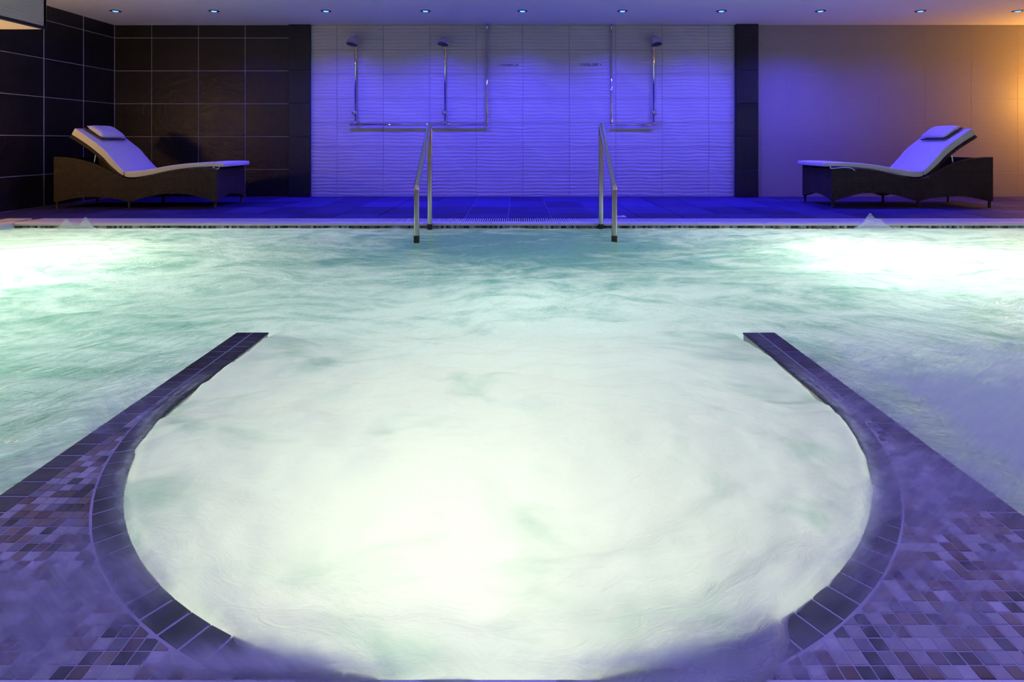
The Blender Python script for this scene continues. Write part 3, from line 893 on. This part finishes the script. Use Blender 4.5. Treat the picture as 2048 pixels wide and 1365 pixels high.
# ------------------------------------------------------------------ sun loungers
def interp(pts, n):
    xs = np.array([p[0] for p in pts]); zs = np.array([p[1] for p in pts])
    u = np.linspace(xs[0], xs[-1], n)
    # smooth (Catmull-Rom like) interpolation
    m = np.gradient(zs, xs); out = []
    for q in u:
        i = min(np.searchsorted(xs, q, side='right') - 1, len(xs) - 2); i = max(i, 0)
        hh_ = xs[i + 1] - xs[i]; tt = (q - xs[i]) / hh_
        out.append((2 * tt**3 - 3 * tt**2 + 1) * zs[i] + (tt**3 - 2 * tt**2 + tt) * hh_ * m[i] + (-2 * tt**3 + 3 * tt**2) * zs[i + 1] + (tt**3 - tt**2) * hh_ * m[i + 1])
    return list(zip(u, out))
def curve_pts(pts, n):
    P = [Vector(p) for p in pts]; out = []
    for i in range(len(P) - 1):
        p0, p1, p2, p3 = P[max(i - 1, 0)], P[i], P[i + 1], P[min(i + 2, len(P) - 1)]
        for k in range(n):
            t_ = k / n
            out.append(0.5 * ((2 * p1) + (p2 - p0) * t_ + (2 * p0 - 5 * p1 + 4 * p2 - p3) * t_ * t_ + (3 * p1 - p0 - 3 * p2 + p3) * t_ ** 3))
    out.append(P[-1]); return out

def lounger(origin, sx, label):
    W = 0.65
    r = tag(empty('sun_lounger', origin), label, 'sun lounger', 'rattan sun loungers')
    def part(mb, name, mat, parent=None, bev=0.0, smooth=True, subs=0):
        mb.v = [(sx * x, y, z) for (x, y, z) in mb.v]
        o = mb.build(name, mat, parent or r)
        if bev:
            b = o.modifiers.new('bevel', 'BEVEL'); b.width = bev; b.segments = 3; b.limit_method = 'ANGLE'; b.angle_limit = math.radians(50)
        if smooth: smooth_angle(o, 50) if not bev else o.data.polygons.foreach_set('use_smooth', [True] * len(o.data.polygons))
        return o
    top = [(0, .538), (.14, .530), (.276, .509), (.456, .453), (.58, .391), (.713, .324), (.804, .298), (.894, .304), (1.029, .340), (1.197, .380), (1.366, .408), (1.534, .421), (1.748, .421)]
    bot = [(0, .072), (.045, .075), (.15, .098), (.354, .124), (.56, .116), (.692, .100), (.77, .078), (.82, .075), (.90, .098), (1.029, .132), (1.17, .155), (1.31, .162), (1.45, .150), (1.58, .118), (1.70, .082), (1.748, .075)]
    N = 60
    T, B = interp(top, N), interp(bot, N)
    for y0 in (0.0, W - 0.03):
        mb = MB()
        for y in (y0, y0 + 0.03):
            mb.v += [(u_, y, z) for u_, z in T] + [(u_, y, z) for u_, z in B]
        for i in range(N - 1):
            mb.f += [(i, i + 1, N + i + 1, N + i), (2 * N + i, 3 * N + i, 3 * N + i + 1, 2 * N + i + 1), (i, 2 * N + i, 2 * N + i + 1, i + 1), (N + i, N + i + 1, 3 * N + i + 1, 3 * N + i)]
        mb.f += [(0, N, 3 * N, 2 * N), (N - 1, 3 * N - 1, 4 * N - 1, 2 * N - 1)]
        mb.m = [0] * len(mb.f)
        part(mb, 'side_panel', M_RATTAN)
    # top binding braid along each side
    for y in (0.015, W - 0.015):
        part(MB().tube([(u_, y, z + 0.002) for u_, z in T], 0.017, 10), 'top_binding', M_RATTAN)
    # end panels with an arch
    for u0, zt_ in ((0.0, .538), (1.718, .421)):
        mb = MB(); K = 20; y = np.linspace(0.03, W - 0.03, K)
        for uu in (u0, u0 + 0.03):
            mb.v += [(uu, yy, zt_) for yy in y] + [(uu, yy, 0.075 + 0.06 * math.sin(PI * k / (K - 1)) ** 0.8) for k, yy in enumerate(y)]
        for i in range(K - 1):
            mb.f += [(i, i + 1, K + i + 1, K + i), (2 * K + i, 3 * K + i, 3 * K + i + 1, 2 * K + i + 1), (i, 2 * K + i, 2 * K + i + 1, i + 1), (K + i, K + i + 1, 3 * K + i + 1, 3 * K + i)]
        mb.f += [(0, K, 3 * K, 2 * K), (K - 1, 3 * K - 1, 4 * K - 1, 2 * K - 1)]
        mb.m = [0] * len(mb.f)
        part(mb, 'end_panel', M_RATTAN)
    for lx in (0.025, 0.80, 1.723):
        for ly in (0.018, W - 0.018):
            part(MB().lathe([(0.017, 0.0), (0.0145, 0.004), (0.0145, 0.10)], (lx, ly, 0.0), (0, 0, 1), 12), 'leg', M_RATTAN)
    # seat deck under the cushion
    sd = [(u_, z - 0.012) for u_, z in T if u_ > 0.74]
    mb = MB(); K = len(sd)
    for dz in (0, -0.02):
        for y in (0.03, W - 0.03): mb.v += [(u_, y, z + dz) for u_, z in sd]
    for i in range(K - 1):
        mb.f += [(i, i + 1, K + i + 1, K + i), (2 * K + i, 3 * K + i, 3 * K + i + 1, 2 * K + i + 1)]
    mb.m = [0] * len(mb.f)
    part(mb, 'seat_deck', M_RATTAN)
    def slab(lo, up, y0, y1, name, mat, n=6, bev=0.016):
        L, U = curve_pts([(a, 0, b) for a, b in lo], n), curve_pts([(a, 0, b) for a, b in up], n)
        K = len(L); mb = MB()
        for i in range(K):
            mb.v += [(L[i].x, y0, L[i].z), (L[i].x, y1, L[i].z), (U[i].x, y1, U[i].z), (U[i].x, y0, U[i].z)]
        for i in range(K - 1):
            for k in range(4):
                a, b = 4 * i + k, 4 * i + (k + 1) % 4
                mb.f.append((a, b, b + 4, a + 4))
        mb.f += [(0, 1, 2, 3), (4 * K - 4, 4 * K - 3, 4 * K - 2, 4 * K - 1)]
        mb.m = [0] * len(mb.f)
        return part(mb, name, mat, None, bev)
    slab([(.742, .342), (.837, .331), (1.029, .360), (1.254, .408), (1.479, .438), (1.66, .447), (1.815, .445)],
         [(.742, .398), (.86, .399), (1.029, .424), (1.254, .464), (1.479, .488), (1.66, .494), (1.815, .490)], 0.02, W - 0.02, 'seat_cushion', M_CUSH)
    slab([(.175, .796), (.354, .678), (.50, .56), (.579, .475), (.681, .384), (.731, .352)],
         [(.212, .862), (.377, .747), (.52, .635), (.60, .545), (.690, .445), (.742, .398)], 0.02, W - 0.02, 'backrest_cushion', M_CUSH)
    slab([(.14, .764), (.335, .640), (.48, .524), (.562, .440), (.665, .352), (.712, .322)],
         [(.162, .790), (.350, .668), (.495, .552), (.576, .468), (.678, .378), (.727, .347)], 0.03, W - 0.03, 'backrest_frame', M_RATTAN, bev=0.008)
    # pillow held by a strap
    a, b = Vector((.24, 0, .866)), Vector((.40, 0, .752))
    ax = (b - a).normalized(); nr = Vector((-ax.z, 0, ax.x)) * 1.0
    if nr.z < 0: nr = -nr
    mb = MB(); nu, nv = 14, 18; c0 = (a + b) / 2 + nr * 0.012
    for side in (1, -1):
        for i in range(nu + 1):
            for j in range(nv + 1):
                s_, q_ = i / nu * 2 - 1, j / nv * 2 - 1
                th_ = 0.036 * (max(0, 1 - abs(s_) ** 3.2) ** 0.55) * (max(0, 1 - abs(q_) ** 4) ** 0.55)
                pin = 1 - 0.06 * abs(s_) ** 2 * (1 - abs(q_)) 
                p = c0 + ax * (s_ * 0.105) + Vector((0, W / 2 + 0.02 + q_ * 0.20 * pin, 0)) + nr * (side * th_ + 0.012)
                mb.v.append(tuple(p))
    M1 = (nu + 1) * (nv + 1)
    for s_ in (0, 1):
        for i in range(nu):
            for j in range(nv):
                q = [s_ * M1 + i * (nv + 1) + j, s_ * M1 + (i + 1) * (nv + 1) + j, s_ * M1 + (i + 1) * (nv + 1) + j + 1, s_ * M1 + i * (nv + 1) + j + 1]
                mb.f.append(tuple(q if s_ == 0 else q[::-1]))
    mb.m = [0] * len(mb.f)
    pil = part(mb, 'pillow', M_CUSH)
    bm = bmesh.new(); bm.from_mesh(pil.data); bmesh.ops.remove_doubles(bm, verts=bm.verts, dist=0.0005); bmesh.ops.recalc_face_normals(bm, faces=bm.faces); bm.to_mesh(pil.data); bm.free()
    pil.data.polygons.foreach_set('use_smooth', [True] * len(pil.data.polygons))
    mb = MB()
    for y0, y1 in ((0.15, 0.165), ):
        p0, p1 = a - ax * 0.012 - nr * 0.004, b + ax * 0.02 + nr * 0.003
        mb.add([tuple(p0 + Vector((0, y0 - 0.03, 0))), tuple(p0 + Vector((0, y1, 0))), tuple(p1 + Vector((0, y1 + 0.005, 0))), tuple(p1 + Vector((0, y0 - 0.005, 0))),
                tuple(p0 + nr * 0.004 + Vector((0, y0 - 0.03, 0))), tuple(p0 + nr * 0.004 + Vector((0, y1, 0))), tuple(p1 + nr * 0.004 + Vector((0, y1 + 0.005, 0))), tuple(p1 + nr * 0.004 + Vector((0, y0 - 0.005, 0)))],
               [(0, 3, 2, 1), (4, 5, 6, 7), (0, 1, 5, 4), (1, 2, 6, 5), (2, 3, 7, 6), (3, 0, 4, 7)])
    p1 = b + ax * 0.012
    q0, q1 = p1 + nr * 0.002, p1 + ax * 0.016 + nr * 0.002
    mb.add([(q0.x, 0.15, q0.z), (q0.x, 0.53, q0.z), (q1.x, 0.53, q1.z), (q1.x, 0.15, q1.z)] + [(q0.x + nr.x * .006, 0.15, q0.z + nr.z * .006), (q0.x + nr.x * .006, 0.53, q0.z + nr.z * .006), (q1.x + nr.x * .006, 0.53, q1.z + nr.z * .006), (q1.x + nr.x * .006, 0.15, q1.z + nr.z * .006)],
           [(0, 3, 2, 1), (4, 5, 6, 7), (0, 1, 5, 4), (1, 2, 6, 5), (2, 3, 7, 6), (3, 0, 4, 7)])
    part(mb, 'strap', M_STRAP, pil)
    # prop rods holding the backrest up
    for y in (0.06, W - 0.06):
        part(MB().tube([(.41, y, .60), (.385, y, .44), (.37, y, .40)], 0.007, 10), 'support_rod', M_STEEL)
    # cushion ties at the foot end
    pts = curve_pts([(1.70, 0.01, .448), (1.73, 0.004, .425), (1.765, 0.0, .428), (1.775, 0.004, .45)], 6) if sx > 0 else \
          curve_pts([(1.76, 0.006, .452), (1.755, -0.004, .428), (1.70, -0.008, .43), (1.62, -0.012, .438), (1.55, -0.012, .432), (1.50, -0.010, .405)], 6)
    part(MB().tube(pts, 0.005, 8), 'tie', M_CUSH)
    return r
lounger((-4.937, 6.345, 0.0), 1, 'brown rattan sun lounger with cream cushion in front of the black slate wall')
lounger((5.172, 6.415, 0.0), -1, 'dark rattan sun lounger with pale cushion in front of the plain beige wall')
